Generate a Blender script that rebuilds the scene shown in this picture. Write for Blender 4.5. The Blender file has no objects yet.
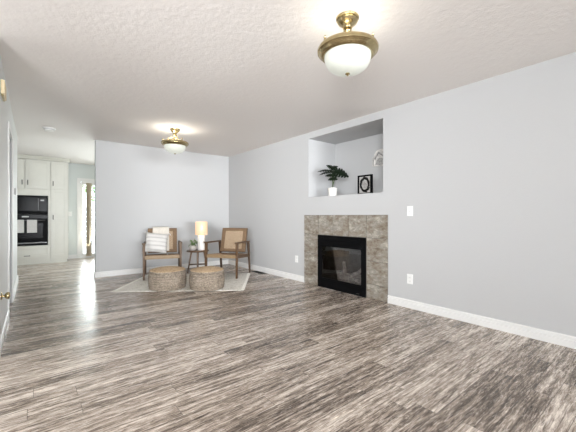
import bpy, bmesh, math, random
from mathutils import Vector, Matrix, Euler
random.seed(7)
PI = math.pi
scene = bpy.context.scene
col = scene.collection

# ------------------------------------------------------------------ camera
W_IMG, F_PX = 576.0, 317.0
YAW = math.atan2(254.0, 317.0)
cam_d = bpy.data.cameras.new('camera')
cam_d.sensor_width = 36.0
cam_d.lens = F_PX / W_IMG * 36.0
cam_d.clip_start = 0.02
cam = bpy.data.objects.new('camera', cam_d)
cam.location = (0, 0, 1.09)
cam.rotation_euler = (PI / 2, 0, -YAW)
col.objects.link(cam)
scene.camera = cam

# ------------------------------------------------------------------ world, exposure, daylight, added fills
scene.view_settings.view_transform = 'Standard'
scene.view_settings.look = 'None'
scene.view_settings.gamma = 1.0
scene.view_settings.use_curve_mapping = False
scene.view_settings.exposure = -0.45
world = bpy.data.worlds.new('world')
scene.world = world
world.use_nodes = True
bg = world.node_tree.nodes['Background']
bg.inputs['Color'].default_value = (0.80, 0.90, 1.0, 1)
bg.inputs['Strength'].default_value = 8.0

def area(name, loc, rot, sx, sy, power, color, spread=PI):
    d = bpy.data.lights.new(name, 'AREA')
    d.shape = 'RECTANGLE'; d.size = sx; d.size_y = sy
    d.energy = power; d.color = color; d.spread = spread
    o = bpy.data.objects.new(name, d)
    o.location = loc; o.rotation_euler = rot
    col.objects.link(o)
    return o
# daylight through the rear windows and the patio door; the fill lights are added
T = math.radians
area('rear_window_sky', (0.4, -6.47, 1.35), (T(92), 0, T(-3)), 4.3, 1.75, 120, (0.93, 0.965, 1.0), T(58))
area('rear_ceiling_fill', (0.4, -6.45, 1.30), (T(114), 0, T(4)), 4.3, 1.75, 150, (1.0, 0.98, 0.95), T(130))  # added fill, tilted up from the rear to brighten the ceiling
area('side_wall_fill', (-2.9, -1.5, 1.35), (0, -T(93), T(52)), 1.75, 2.8, 130, (0.95, 0.97, 1.0), T(62))  # unseen side light, added and aimed to even out the right wall
area('side_ceiling_fill', (-2.9, -1.5, 1.30), (0, -T(122), T(56)), 1.75, 2.8, 185, (1.0, 0.98, 0.95))  # added fill from the side, tilted up at the ceiling
area('patio_door_daylight', (1.85, 10.0, 1.1), (-T(112), 0, 0), 1.7, 1.8, 190, (0.93, 1.0, 0.97))
area('kitchen_fill', (-2.33, 8.2, 1.5), (0, -T(105), 0), 1.0, 1.1, 22, (0.95, 1.0, 0.96))  # added to brighten the kitchen from beyond the view

# ------------------------------------------------------------------ materials
MATS = {}
def nt(name):
    m = bpy.data.materials.new(name); m.use_nodes = True
    t = m.node_tree
    return m, t, t.nodes['Principled BSDF']
def N(t, kind, **kw):
    n = t.nodes.new(kind)
    for k, v in kw.items(): setattr(n, k, v)
    return n
def L(t, a, b): t.links.new(a, b)
def bump(t, b, h, strength=0.2, dist=0.01):
    n = N(t, 'ShaderNodeBump'); n.inputs['Strength'].default_value = strength
    n.inputs['Distance'].default_value = dist
    L(t, h, n.inputs['Height']); L(t, n.outputs['Normal'], b.inputs['Normal'])
def coord(t, scale=(1, 1, 1), kind='Object', rot=(0, 0, 0)):
    c = N(t, 'ShaderNodeTexCoord'); mp = N(t, 'ShaderNodeMapping')
    mp.inputs['Scale'].default_value = scale; mp.inputs['Rotation'].default_value = rot
    L(t, c.outputs[kind], mp.inputs['Vector'])
    return mp.outputs['Vector']
def noise(t, v, scale, detail=4, rough=0.55):
    n = N(t, 'ShaderNodeTexNoise'); n.inputs['Scale'].default_value = scale
    n.inputs['Detail'].default_value = detail; n.inputs['Roughness'].default_value = rough
    L(t, v, n.inputs['Vector']); return n
def ramp(t, fac, stops):
    r = N(t, 'ShaderNodeValToRGB'); e = r.color_ramp.elements
    while len(e) < len(stops): e.new(0.5)
    for el, (p, c) in zip(e, stops): el.position = p; el.color = (*c, 1)
    L(t, fac, r.inputs['Fac']); return r.outputs['Color']
def simple(name, c, rough=0.5, metal=0.0, var=0.06, nscale=8, bumpy=0.0, bscale=60, spec=0.5):
    """A plain coloured material with a little procedural unevenness."""
    m, t, b = nt(name)
    v = coord(t)
    n = noise(t, v, nscale)
    lo = tuple(max(0, x * (1 - var)) for x in c); hi = tuple(min(1, x * (1 + var)) for x in c)
    L(t, ramp(t, n.outputs['Fac'], [(0.3, lo), (0.7, hi)]), b.inputs['Base Color'])
    b.inputs['Roughness'].default_value = rough; b.inputs['Metallic'].default_value = metal
    b.inputs['Specular IOR Level'].default_value = spec
    if bumpy:
        n2 = noise(t, v, bscale, 3); bump(t, b, n2.outputs['Fac'], bumpy, 0.01)
    return m
def plaster(name, c, scale, strength, rough=0.7):
    m, t, b = nt(name)
    v = coord(t)
    b.inputs['Base Color'].default_value = (*c, 1)
    b.inputs['Roughness'].default_value = rough
    n = noise(t, v, scale, 5, 0.6); n2 = noise(t, v, scale * 0.35, 2)
    mx = N(t, 'ShaderNodeMath', operation='ADD'); L(t, n.outputs['Fac'], mx.inputs[0]); L(t, n2.outputs['Fac'], mx.inputs[1])
    bump(t, b, mx.outputs[0], strength, 0.01)
    return m
MATS['wall'] = plaster('wall_paint', (0.505, 0.508, 0.510), 130, 0.10)
MATS['pale_wall'] = plaster('pale_wall_tone', (0.70, 0.715, 0.70), 130, 0.06)  # lighter tone used for the left wall alone
MATS['kitchen_wall'] = plaster('kitchen_wall_paint', (0.655, 0.695, 0.68), 130, 0.08)
MATS['hall_wall'] = plaster('hall_wall_paint', (0.5, 0.5, 0.5), 130, 0.08)
MATS['ceiling'] = plaster('ceiling_texture', (0.775, 0.742, 0.715), 42, 0.26, 0.85)
MATS['trim'] = simple('white_trim_paint', (0.79, 0.785, 0.77), 0.35, var=0.02)
MATS['jamb'] = simple('shaded_jamb_paint', (0.42, 0.425, 0.43), 0.4, var=0.03)  # shade inside the doorway is mixed into the jamb colour
MATS['cabinet'] = simple('cabinet_paint', (0.60, 0.59, 0.525), 0.38, var=0.02)
MATS['plastic'] = simple('white_plastic', (0.82, 0.82, 0.80), 0.35, var=0.02)
MATS['grey_plastic'] = simple('grey_plastic', (0.5, 0.5, 0.5), 0.4, var=0.03)
MATS['slot'] = simple('dark_slot', (0.05, 0.05, 0.05), 0.5)
MATS['black_metal'] = simple('black_metal', (0.0045, 0.0045, 0.005), 0.5, var=0.1, spec=.04, bumpy=0.03, bscale=200)
MATS['firebox'] = simple('firebox_panel', (0.10, 0.10, 0.10), 0.75, var=0.3, nscale=14, bumpy=0.2, bscale=30)
MATS['log'] = simple('ceramic_log', (0.50, 0.46, 0.41), 0.9, var=0.5, nscale=22, bumpy=0.6, bscale=30)
MATS['ember'] = simple('ember_bed', (0.42, 0.40, 0.37), 0.9, var=0.7, nscale=60, bumpy=0.8, bscale=60)
MATS['oven'] = simple('black_oven_enamel', (0.005, 0.005, 0.0055), 0.4, var=0.1, spec=.03)
MATS['oven_glass'] = simple('dark_oven_glass', (0.004, 0.004, 0.0045), 0.2, var=0.1, spec=.05)
MATS['steel'] = simple('brushed_steel', (0.10, 0.10, 0.10), 0.4, 1.0, var=0.05)
MATS['handle'] = simple('dark_bronze', (0.03, 0.028, 0.025), 0.35, 0.8)
MATS['brass'] = simple('antique_brass', (0.47, 0.385, 0.215), 0.24, 1.0, var=0.12, nscale=30)
MATS['chime'] = simple('cream_chime_cover', (0.80, 0.66, 0.42), 0.5, var=0.06)
MATS['towel'] = simple('grey_towel', (0.62, 0.61, 0.59), 0.95, var=0.1, nscale=60, bumpy=0.4, bscale=180)
MATS['throw'] = simple('cream_throw', (0.64, 0.60, 0.535), 0.95, var=0.06, nscale=40, bumpy=0.5, bscale=150)
MATS['ceramic'] = simple('white_ceramic', (0.84, 0.82, 0.78), 0.3, var=0.03)
MATS['pot_grey'] = simple('stone_pot', (0.40, 0.37, 0.34), 0.7, var=0.25, nscale=25, bumpy=0.2)
MATS['soil'] = simple('soil', (0.05, 0.035, 0.025), 0.95, var=0.4, nscale=60, bumpy=0.6)
MATS['leaf_dark'] = simple('dark_green_leaf', (0.009, 0.022, 0.008), 0.45, var=0.4, nscale=12)
MATS['leaf'] = simple('small_green_leaf', (0.085, 0.18, 0.05), 0.5, var=0.4, nscale=25)
MATS['stem'] = simple('plant_stem', (0.06, 0.09, 0.03), 0.55)
MATS['vent'] = simple('dark_register', (0.02, 0.017, 0.015), 0.4, 0.3)
MATS['blind'] = simple('tan_vane', (0.50, 0.42, 0.31), 0.7, var=0.05)
MATS['deck'] = simple('pale_concrete', (0.6, 0.58, 0.54), 0.8, var=0.1)
MATS['fence'] = simple('weathered_fence', (0.62, 0.64, 0.66), 0.8, var=0.15)
MATS['bush'] = simple('green_foliage', (0.16, 0.28, 0.07), 0.7, var=0.4, nscale=6)  # leaf green with random variation
MATS['board'] = simple('whitewashed_board', (0.62, 0.60, 0.57), 0.7, var=0.35, nscale=14)
MATS['mat_white'] = simple('white_mount', (0.42, 0.41, 0.395), 0.7, var=0.03)
MATS['art_dark'] = simple('dark_wreath_ink', (0.02, 0.02, 0.02), 0.6, var=0.3)
MATS['art_grey'] = simple('grey_sketch', (0.30, 0.29, 0.28), 0.6, var=0.6, nscale=60)
MATS['grout'] = simple('grout', (0.17, 0.155, 0.135), 0.9, var=0.1)

def wood(name, lo, hi, rough=0.45, scale=(3, 3, 24)):
    m, t, b = nt(name)
    v = coord(t, scale)
    n = noise(t, v, 6, 6, 0.6)
    L(t, ramp(t, n.outputs['Fac'], [(0.3, lo), (0.72, hi)]), b.inputs['Base Color'])
    b.inputs['Roughness'].default_value = rough; b.inputs['Specular IOR Level'].default_value = .3
    bump(t, b, n.outputs['Fac'], 0.12, 0.004)
    return m
MATS['wood'] = wood('walnut_wood', (0.050, 0.027, 0.013), (0.155, 0.087, 0.043), scale=(30, 30, 3))
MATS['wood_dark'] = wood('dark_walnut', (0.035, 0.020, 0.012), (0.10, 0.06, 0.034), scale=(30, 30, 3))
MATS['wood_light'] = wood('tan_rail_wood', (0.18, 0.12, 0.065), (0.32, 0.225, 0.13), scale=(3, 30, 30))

def weave(name, lo, hi, s=130, bs=0.6):
    m, t, b = nt(name)
    v = coord(t, (s, s, s))
    ck = N(t, 'ShaderNodeTexChecker'); ck.inputs['Scale'].default_value = 1.0
    L(t, v, ck.inputs['Vector'])
    n = noise(t, coord(t), 45, 4)
    mx = N(t, 'ShaderNodeMix', data_type='FLOAT')
    mx.inputs[0].default_value = 0.55
    L(t, ck.outputs['Fac'], mx.inputs[2]); L(t, n.outputs['Fac'], mx.inputs[3])
    L(t, ramp(t, mx.outputs[0], [(0.15, lo), (0.8, hi)]), b.inputs['Base Color'])
    b.inputs['Roughness'].default_value = 0.8
    bump(t, b, mx.outputs[0], bs, 0.004)
    return m
MATS['cane'] = weave('woven_cane', (0.22, 0.145, 0.085), (0.52, 0.40, 0.275))
MATS['dark_cane'] = weave('dark_woven_border', (0.085, 0.050, 0.027), (0.26, 0.165, 0.092), 90)
MATS['seat_cane'] = weave('woven_seat', (0.12, 0.07, 0.04), (0.36, 0.24, 0.14), 90)

def jute(name, lo, mid, hi, ring):
    m, t, b = nt(name)
    v = coord(t, (1, 1, 1))
    n = noise(t, coord(t, (28, 28, 45)), 1.6, 5, 0.7)
    n2 = noise(t, v, 7, 3)
    mx = N(t, 'ShaderNodeMath', operation='MULTIPLY_ADD'); mx.inputs[1].default_value = 0.35
    L(t, n2.outputs['Fac'], mx.inputs[0]); L(t, n.outputs['Fac'], mx.inputs[2])
    L(t, ramp(t, mx.outputs[0], [(0.45, lo), (0.64, mid), (0.86, hi)]), b.inputs['Base Color'])
    b.inputs['Roughness'].default_value = 0.95
    bump(t, b, n.outputs['Fac'], 0.9, 0.012)
    return m
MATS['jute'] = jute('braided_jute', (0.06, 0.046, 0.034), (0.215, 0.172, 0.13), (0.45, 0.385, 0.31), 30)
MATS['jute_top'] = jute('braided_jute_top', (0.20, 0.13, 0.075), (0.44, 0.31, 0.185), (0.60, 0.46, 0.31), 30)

def rug_mat():
    m, t, b = nt('woven_rug')
    n = noise(t, coord(t, (26, 26, 26)), 2.0, 5, 0.7)
    n2 = noise(t, coord(t, (5, 22, 5)), 1.5, 4, 0.6)
    mx = N(t, 'ShaderNodeMath', operation='MULTIPLY_ADD'); mx.inputs[1].default_value = 0.6
    L(t, n2.outputs['Fac'], mx.inputs[0]); L(t, n.outputs['Fac'], mx.inputs[2])
    L(t, ramp(t, mx.outputs[0], [(0.60, (0.28, 0.24, 0.195)), (0.72, (0.68, 0.655, 0.58)), (0.86, (0.86, 0.83, 0.77))]), b.inputs['Base Color'])
    b.inputs['Roughness'].default_value = 0.95
    bump(t, b, n.outputs['Fac'], 0.8, 0.012)
    return m
MATS['rug'] = rug_mat()

def pillow_mat():
    m, t, b = nt('striped_linen')
    v = coord(t)
    w = N(t, 'ShaderNodeTexWave', wave_type='BANDS', bands_direction='Z')
    w.inputs['Scale'].default_value = 4.2; w.inputs['Distortion'].default_value = 0.6
    w.inputs['Detail Scale'].default_value = 3
    L(t, v, w.inputs['Vector'])
    n = noise(t, coord(t, (2, 2, 6)), 2)
    ad = N(t, 'ShaderNodeMath', operation='MULTIPLY_ADD'); ad.inputs[1].default_value = 0.5
    L(t, n.outputs['Fac'], ad.inputs[0]); L(t, w.outputs['Fac'], ad.inputs[2])
    L(t, ramp(t, ad.outputs[0], [(0.25, (0.43, 0.415, 0.40)), (0.40, (0.58, 0.565, 0.545)), (0.95, (0.65, 0.635, 0.61))]), b.inputs['Base Color'])
    b.inputs['Roughness'].default_value = 0.95
    n3 = noise(t, v, 160, 2); bump(t, b, n3.outputs['Fac'], 0.4, 0.004)
    return m
MATS['pillow'] = pillow_mat()

def tile_mat():
    m, t, b = nt('slate_tile')
    oi = N(t, 'ShaderNodeObjectInfo')
    v = coord(t, (1, .8, 1.5))
    ad = N(t, 'ShaderNodeVectorMath', operation='MULTIPLY_ADD')
    L(t, oi.outputs['Random'], ad.inputs[1]); ad.inputs[0].default_value = (31, 17, 23)
    L(t, v, ad.inputs[2])
    n = noise(t, ad.outputs[0], 8.5, 12, 0.76); n.inputs['Distortion'].default_value = 0.35
    c1 = ramp(t, n.outputs['Fac'], [(0.36, (0.11, 0.085, 0.062)), (0.46, (0.235, 0.195, 0.150)), (0.53, (0.27, 0.255, 0.225)), (0.60, (0.42, 0.375, 0.31)), (0.68, (0.60, 0.56, 0.50))])
    L(t, c1, b.inputs['Base Color'])
    b.inputs['Roughness'].default_value = 0.42
    bump(t, b, n.outputs['Fac'], 0.25, 0.01)
    return m
MATS['tile'] = tile_mat()

def floor_mat():
    PW, PL = 0.122, 1.22
    m, t, b = nt('laminate_planks')
    c = N(t, 'ShaderNodeTexCoord'); sp = N(t, 'ShaderNodeSeparateXYZ'); L(t, c.outputs['Object'], sp.inputs[0])
    def M(op, a, bb=None, cc=None):
        n = N(t, 'ShaderNodeMath', operation=op)
        for i, x in enumerate((a, bb, cc)):
            if x is None: continue
            if isinstance(x, (int, float)): n.inputs[i].default_value = x
            else: L(t, x, n.inputs[i])
        return n.outputs[0]
    ry = M('DIVIDE', sp.outputs['Y'], PW); row = M('FLOOR', ry); fy = M('FRACT', ry)
    wn = N(t, 'ShaderNodeTexWhiteNoise', noise_dimensions='1D'); L(t, row, wn.inputs['W'])
    rx = M('ADD', M('DIVIDE', sp.outputs['X'], PL), wn.outputs['Value']); cl = M('FLOOR', rx); fx = M('FRACT', rx)
    cv = N(t, 'ShaderNodeCombineXYZ'); L(t, row, cv.inputs[0]); L(t, cl, cv.inputs[1])
    wp = N(t, 'ShaderNodeTexWhiteNoise', noise_dimensions='3D'); L(t, cv.outputs[0], wp.inputs['Vector'])
    pid = wp.outputs['Value']
    # grain streaks along the plank
    g = N(t, 'ShaderNodeCombineXYZ')
    L(t, M('ADD', M('MULTIPLY', sp.outputs['X'], 1.9), M('MULTIPLY', pid, 57.0)), g.inputs[0])
    L(t, M('MULTIPLY', sp.outputs['Y'], 27.0), g.inputs[1]); L(t, M('MULTIPLY', pid, 91.0), g.inputs[2])
    n1 = noise(t, g.outputs[0], 1.5, 9, 0.70); n1.inputs['Distortion'].default_value = 0.35
    g2 = N(t, 'ShaderNodeCombineXYZ')
    L(t, M('ADD', M('MULTIPLY', sp.outputs['X'], 8.5), M('MULTIPLY', pid, 33.0)), g2.inputs[0])
    L(t, M('MULTIPLY', sp.outputs['Y'], 62.0), g2.inputs[1]); L(t, M('MULTIPLY', pid, 19.0), g2.inputs[2])
    n2 = noise(t, g2.outputs[0], 1.4, 8, 0.72); n2.inputs['Distortion'].default_value = 1.2
    s = M('ADD', M('MULTIPLY', n1.outputs['Fac'], 0.58), M('MULTIPLY', n2.outputs['Fac'], 0.42))
    s = M('ADD', s, M('MULTIPLY', M('SUBTRACT', pid, 0.5), 0.10))
    colr = ramp(t, s, [(0.382, (0.064, 0.050, 0.039)), (0.442, (0.180, 0.143, 0.114)), (0.495, (0.375, 0.308, 0.255)),
                       (0.540, (0.55, 0.47, 0.40)), (0.60, (0.80, 0.72, 0.64))])
    g3 = N(t, 'ShaderNodeCombineXYZ')
    L(t, M('ADD', M('MULTIPLY', sp.outputs['X'], 3.2), M('MULTIPLY', pid, 77.0)), g3.inputs[0])
    L(t, M('MULTIPLY', sp.outputs['Y'], 60.0), g3.inputs[1]); L(t, M('MULTIPLY', pid, 41.0), g3.inputs[2])
    n3 = noise(t, g3.outputs[0], 1.0, 5, 0.6); n3.inputs['Distortion'].default_value = 0.8
    crack = ramp(t, n3.outputs['Fac'], [(0.34, (0.38, 0.35, 0.33)), (0.43, (1, 1, 1)), (0.62, (1, 1, 1)), (0.70, (1.30, 1.29, 1.27))])
    mc = N(t, 'ShaderNodeMix', data_type='RGBA', blend_type='MULTIPLY'); mc.inputs[0].default_value = 1.0
    L(t, colr, mc.inputs[6]); L(t, crack, mc.inputs[7]); colr = mc.outputs[2]
    # grooves between planks
    ey = M('MINIMUM', fy, M('SUBTRACT', 1.0, fy)); ex = M('MINIMUM', fx, M('SUBTRACT', 1.0, fx))
    gr = M('MINIMUM', M('MULTIPLY', ey, PW), M('MULTIPLY', ex, PL))
    gm = M('SMOOTH_MIN', 1.0, M('DIVIDE', gr, 0.0022), 0.1)
    mx = N(t, 'ShaderNodeMix', data_type='RGBA'); L(t, gm, mx.inputs[0])
    mx.inputs[6].default_value = (0.05, 0.042, 0.036, 1); L(t, colr, mx.inputs[7])
    L(t, mx.outputs[2], b.inputs['Base Color'])
    L(t, M('ADD', 0.15, M('MULTIPLY', n2.outputs['Fac'], 0.22)), b.inputs['Roughness'])
    b.inputs['Specular IOR Level'].default_value = 0.5
    hh = M('ADD', M('MULTIPLY', s, 0.7), M('MULTIPLY', gm, 0.5))
    bump(t, b, hh, 0.22, 0.004)
    return m
MATS['floor'] = floor_mat()

def glass_mat(name, tint=(1, 1, 1), refl=1.0):
    m = bpy.data.materials.new(name); m.use_nodes = True; t = m.node_tree
    t.nodes.remove(t.nodes['Principled BSDF'])
    out = t.nodes['Material Output']
    tr = N(t, 'ShaderNodeBsdfTransparent'); tr.inputs[0].default_value = (*tint, 1)
    gl = N(t, 'ShaderNodeBsdfGlossy'); gl.inputs['Roughness'].default_value = 0.02
    fr = N(t, 'ShaderNodeFresnel'); fr.inputs['IOR'].default_value = 1.45
    mm = N(t, 'ShaderNodeMath', operation='MULTIPLY'); mm.inputs[1].default_value = refl; L(t, fr.outputs[0], mm.inputs[0])
    mx = N(t, 'ShaderNodeMixShader'); L(t, mm.outputs[0], mx.inputs[0]); L(t, tr.outputs[0], mx.inputs[1]); L(t, gl.outputs[0], mx.inputs[2])
    L(t, mx.outputs[0], out.inputs['Surface'])
    return m
MATS['pane'] = glass_mat('clear_pane')
MATS['fire_glass'] = glass_mat('fireplace_glass', (0.80, 0.80, 0.81), 1.2)

def glow(name, c, strength, base):
    m, t, b = nt(name)
    n = noise(t, coord(t), 9, 4)
    L(t, ramp(t, n.outputs['Fac'], [(0.3, tuple(x * 0.88 for x in c)), (0.7, c)]), b.inputs['Emission Color'])
    b.inputs['Emission Strength'].default_value = strength
    b.inputs['Base Color'].default_value = (*base, 1); b.inputs['Roughness'].default_value = 0.25
    return m
MATS['lamp_glass'] = glow('lit_alabaster_glass', (0.93, 0.96, 0.86), 0.52, (0.40, 0.41, 0.37))
MATS['shade'] = glow('lit_linen_shade', (1.0, 0.66, 0.34), 0.80, (0.5, 0.4, 0.3))

# ------------------------------------------------------------------ mesh helpers
class MB:
    def __init__(self): self.bm = bmesh.new()
    def box(self, x0, x1, y0, y1, z0, z1, bev=0.0):
        b2 = bmesh.new(); bmesh.ops.create_cube(b2, size=1)
        M = Matrix.Translation(((x0 + x1) / 2, (y0 + y1) / 2, (z0 + z1) / 2)) @ Matrix.Diagonal((abs(x1 - x0), abs(y1 - y0), abs(z1 - z0), 1))
        bmesh.ops.transform(b2, matrix=M, verts=b2.verts)
        self._in(b2, bev); return self
    def _in(self, b2, bev=0.0, M=None):
        if bev: bmesh.ops.bevel(b2, geom=b2.edges[:], offset=bev, segments=2, affect='EDGES', profile=0.6)
        if M is not None: bmesh.ops.transform(b2, matrix=M, verts=b2.verts)
        bmesh.ops.recalc_face_normals(b2, faces=b2.faces)
        me = bpy.data.meshes.new('t'); b2.to_mesh(me); b2.free(); self.bm.from_mesh(me); bpy.data.meshes.remove(me)
    def bar(self, p0, p1, w0, d0, w1=None, d1=None, up=(0, 0, 1), bev=0.0):
        """Rectangular bar from p0 to p1; w across, d along 'up'-ish."""
        p0, p1 = Vector(p0), Vector(p1); w1 = w0 if w1 is None else w1; d1 = d0 if d1 is None else d1
        a = (p1 - p0).normalized(); u = Vector(up)
        s = a.cross(u)
        if s.length < 1e-4: s = a.cross(Vector((0, 1, 0)))
        s.normalize(); u = s.cross(a).normalized()
        b2 = bmesh.new(); vs = []
        for p, w, d in ((p0, w0, d0), (p1, w1, d1)):
            for sx, sy in ((-1, -1), (1, -1), (1, 1), (-1, 1)):
                vs.append(b2.verts.new(p + s * (sx * w / 2) + u * (sy * d / 2)))
        for f in ((3, 2, 1, 0), (4, 5, 6, 7), (0, 1, 5, 4), (1, 2, 6, 5), (2, 3, 7, 6), (3, 0, 4, 7)):
            b2.faces.new([vs[i] for i in f])
        self._in(b2, bev); return self
    def lathe(self, prof, seg=32, c=(0, 0, 0), M=None, cap=True):
        b2 = bmesh.new(); rings = []
        for r, z in prof:
            if r < 1e-5: rings.append([b2.verts.new((c[0], c[1], c[2] + z))])
            else: rings.append([b2.verts.new((c[0] + r * math.cos(2 * PI * i / seg), c[1] + r * math.sin(2 * PI * i / seg), c[2] + z)) for i in range(seg)])
        for a, b in zip(rings, rings[1:]):
            if len(a) == 1 and len(b) == 1: continue
            for i in range(seg):
                j = (i + 1) % seg
                if len(a) == 1: f = [a[0], b[j], b[i]]
                elif len(b) == 1: f = [a[i], a[j], b[0]]
                else: f = [a[i], a[j], b[j], b[i]]
                b2.faces.new(f)
        if cap:
            for rg in (rings[0], rings[-1]):
                if len(rg) > 1: b2.faces.new(rg)
        self._in(b2, 0, M); return self
    def tube(self, pts, r, seg=10, r1=None):
        pts = [Vector(p) for p in pts]; n = len(pts); b2 = bmesh.new(); rings = []; u = None
        for i, p in enumerate(pts):
            a = (pts[min(i + 1, n - 1)] - pts[max(i - 1, 0)]).normalized()
            if u is None:
                u = a.orthogonal().normalized()
            u = (u - a * u.dot(a)).normalized(); s = a.cross(u)
            rr = r if r1 is None else r + (r1 - r) * i / (n - 1)
            rings.append([b2.verts.new(p + (u * math.cos(2 * PI * k / seg) + s * math.sin(2 * PI * k / seg)) * rr) for k in range(seg)])
        for a, b in zip(rings, rings[1:]):
            for k in range(seg):
                j = (k + 1) % seg; b2.faces.new([a[k], a[j], b[j], b[k]])
        b2.faces.new(rings[0]); b2.faces.new(rings[-1])
        self._in(b2); return self
    def grid(self, fn, nu, nv, thick=0.0):
        """surface fn(u,v) -> point, u,v in 0..1; a thickness is given along the surface normal."""
        b2 = bmesh.new()
        P = [[Vector(fn(i / nu, j / nv)) for j in range(nv + 1)] for i in range(nu + 1)]
        V = [[b2.verts.new(p) for p in r] for r in P]
        for i in range(nu):
            for j in range(nv):
                b2.faces.new([V[i][j], V[i + 1][j], V[i + 1][j + 1], V[i][j + 1]])
        if thick:
            bmesh.ops.recalc_face_normals(b2, faces=b2.faces)
            bmesh.ops.solidify(b2, geom=b2.faces[:], thickness=thick)
        self._in(b2); return self
    def poly(self, pts, ext):
        """flat outline with real thickness: pts list of 3D points, ext an extrusion vector."""
        b2 = bmesh.new(); a = [b2.verts.new(p) for p in pts]; b = [b2.verts.new(Vector(p) + Vector(ext)) for p in pts]
        n = len(a); b2.faces.new(a); b2.faces.new(b[::-1])
        for i in range(n): b2.faces.new([a[i], b[i], b[(i + 1) % n], a[(i + 1) % n]])
        self._in(b2); return self
    def build(self, name, mat, parent=None, smooth=False, angle=40):
        me = bpy.data.meshes.new(name); self.bm.to_mesh(me); self.bm.free()
        me.materials.append(MATS[mat])
        if smooth:
            for p in me.polygons: p.use_smooth = True
            try: me.set_sharp_from_angle(angle=math.radians(angle))
            except Exception: pass
        o = bpy.data.objects.new(name, me); col.objects.link(o)
        if parent is not None: o.parent = parent
        return o

def tag(o, label=None, cat=None, group=None, kind=None):
    if label: o['label'] = label
    if cat: o['category'] = cat
    if group: o['group'] = group
    if kind: o['kind'] = kind
    return o
def empty(name, loc, rz=0.0, label=None, cat=None, group=None, kind=None):
    o = bpy.data.objects.new(name, None); o.empty_display_size = 0.1
    o.location = loc; o.rotation_euler = (0, 0, rz); col.objects.link(o)
    return tag(o, label, cat, group, kind)
def copy_tree(o, parent=None):
    c = o.copy(); col.objects.link(c); c.parent = parent
    for ch in [x for x in bpy.data.objects if x.parent == o]: copy_tree(ch, c)
    return c
def struct(name, mb, mat, parent=None, **kw):
    o = mb.build(name, mat, parent, **kw)
    if parent is None: o['kind'] = 'structure'
    return o

# ------------------------------------------------------------------ room shell
H = 2.44
XR = 3.475            # right wall
XL = -0.22            # left wall face
YB = 6.50             # back wall of the sitting corner
YF = 9.78             # far kitchen wall
XW, YS = -3.0, -6.5   # entry side wall and rear wall
struct('floor', MB().box(XW - .15, XR + .9, YS - .15, YF + .15, -0.1, 0), 'floor')
struct('ceiling', MB().box(XW - .15, XR + .9, YS - .15, YF + .15, H, H + 0.1), 'ceiling')

# right wall with the niche and firebox openings
NY0, NY1, NZ0, NZ1, ND = 2.398, 3.805, 1.393, 2.34, 0.635
FY0, FY1, FZ1, FD = 2.68, 3.53, 0.79, 0.45
w = MB(); WT = XR + 0.12
w.box(XR, WT, YS - .15, NY0, 0, H)
w.box(XR, WT, NY1, YF + .15, 0, H)
w.box(XR, WT, NY0, NY1, NZ1, H)
w.box(XR, WT, NY0, NY1, FZ1, NZ0)
w.box(XR, WT, NY0, FY0, 0, FZ1); w.box(XR, WT, FY1, NY1, 0, FZ1)
# niche shell
nb = XR + ND
w.box(nb, nb + .06, NY0 - .06, NY1 + .06, NZ0 - .06, NZ1 + .06)
w.box(WT, nb, NY0 - .06, NY0, NZ0, NZ1); w.box(WT, nb, NY1, NY1 + .06, NZ0, NZ1)
w.box(WT, nb, NY0 - .06, NY1 + .06, NZ0 - .06, NZ0); w.box(WT, nb, NY0 - .06, NY1 + .06, NZ1, NZ1 + .06)
struct('wall_right', w, 'wall')
struct('wall_back', MB().box(0.85, XR, YB, YB + .12, 0, H, 0.006), 'wall')
struct('wall_far', MB().box(XW, 0.93, YF, YF + .12, 0, H).box(2.75, XR, YF, YF + .12, 0, H).box(0.93, 2.75, YF, YF + .12, 2.0, H), 'kitchen_wall')
# kitchen left wall with a window
KX = -2.4
struct('wall_kitchen', MB().box(KX - .12, KX, 7.0, 7.6, 0, H).box(KX - .12, KX, 8.8, YF, 0, H).box(KX - .12, KX, 7.6, 8.8, 0, 1.0).box(KX - .12, KX, 7.6, 8.8, 2.1, H), 'kitchen_wall')
# left wall: doorway between DY0 and DY1
DY0, DY1, LY0, LY1, LT = 4.56, 5.28, 3.2, 7.0, 0.12
w = MB()
w.box(XL - LT, XL, LY0, DY0, 0, H, 0.004); w.box(XL - LT, XL, DY1, LY1, 0, H, 0.004); w.box(XL - LT, XL, DY0 - .004, DY1 + .004, 2.04, H)
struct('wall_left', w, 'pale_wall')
# the small hall behind the doorway and the return of the left wall towards the entry
struct('wall_hall', MB().box(XW, XL - LT, LY0, LY0 + .1, 0, H).box(XW, XL - LT, 6.9, 7.0, 0, H).box(-1.6, -1.5, LY0 + .1, 6.9, 0, H), 'hall_wall')
# entry side wall and rear wall, each with a wide window opening
E0, E1, R0, R1 = -3.0, 0.0, -1.8, 2.6
struct('wall_entry', MB().box(XW - .12, XW, YS, E0, 0, H).box(XW - .12, XW, E1, LY0, 0, H).box(XW - .12, XW, E0, E1, 0, 0.4).box(XW - .12, XW, E0, E1, 2.25, H), 'wall')
struct('wall_rear', MB().box(XW, R0, YS - .12, YS, 0, H).box(R1, XR, YS - .12, YS, 0, H).box(R0, R1, YS - .12, YS, 0, 0.4).box(R0, R1, YS - .12, YS, 2.25, H), 'wall')

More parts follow.
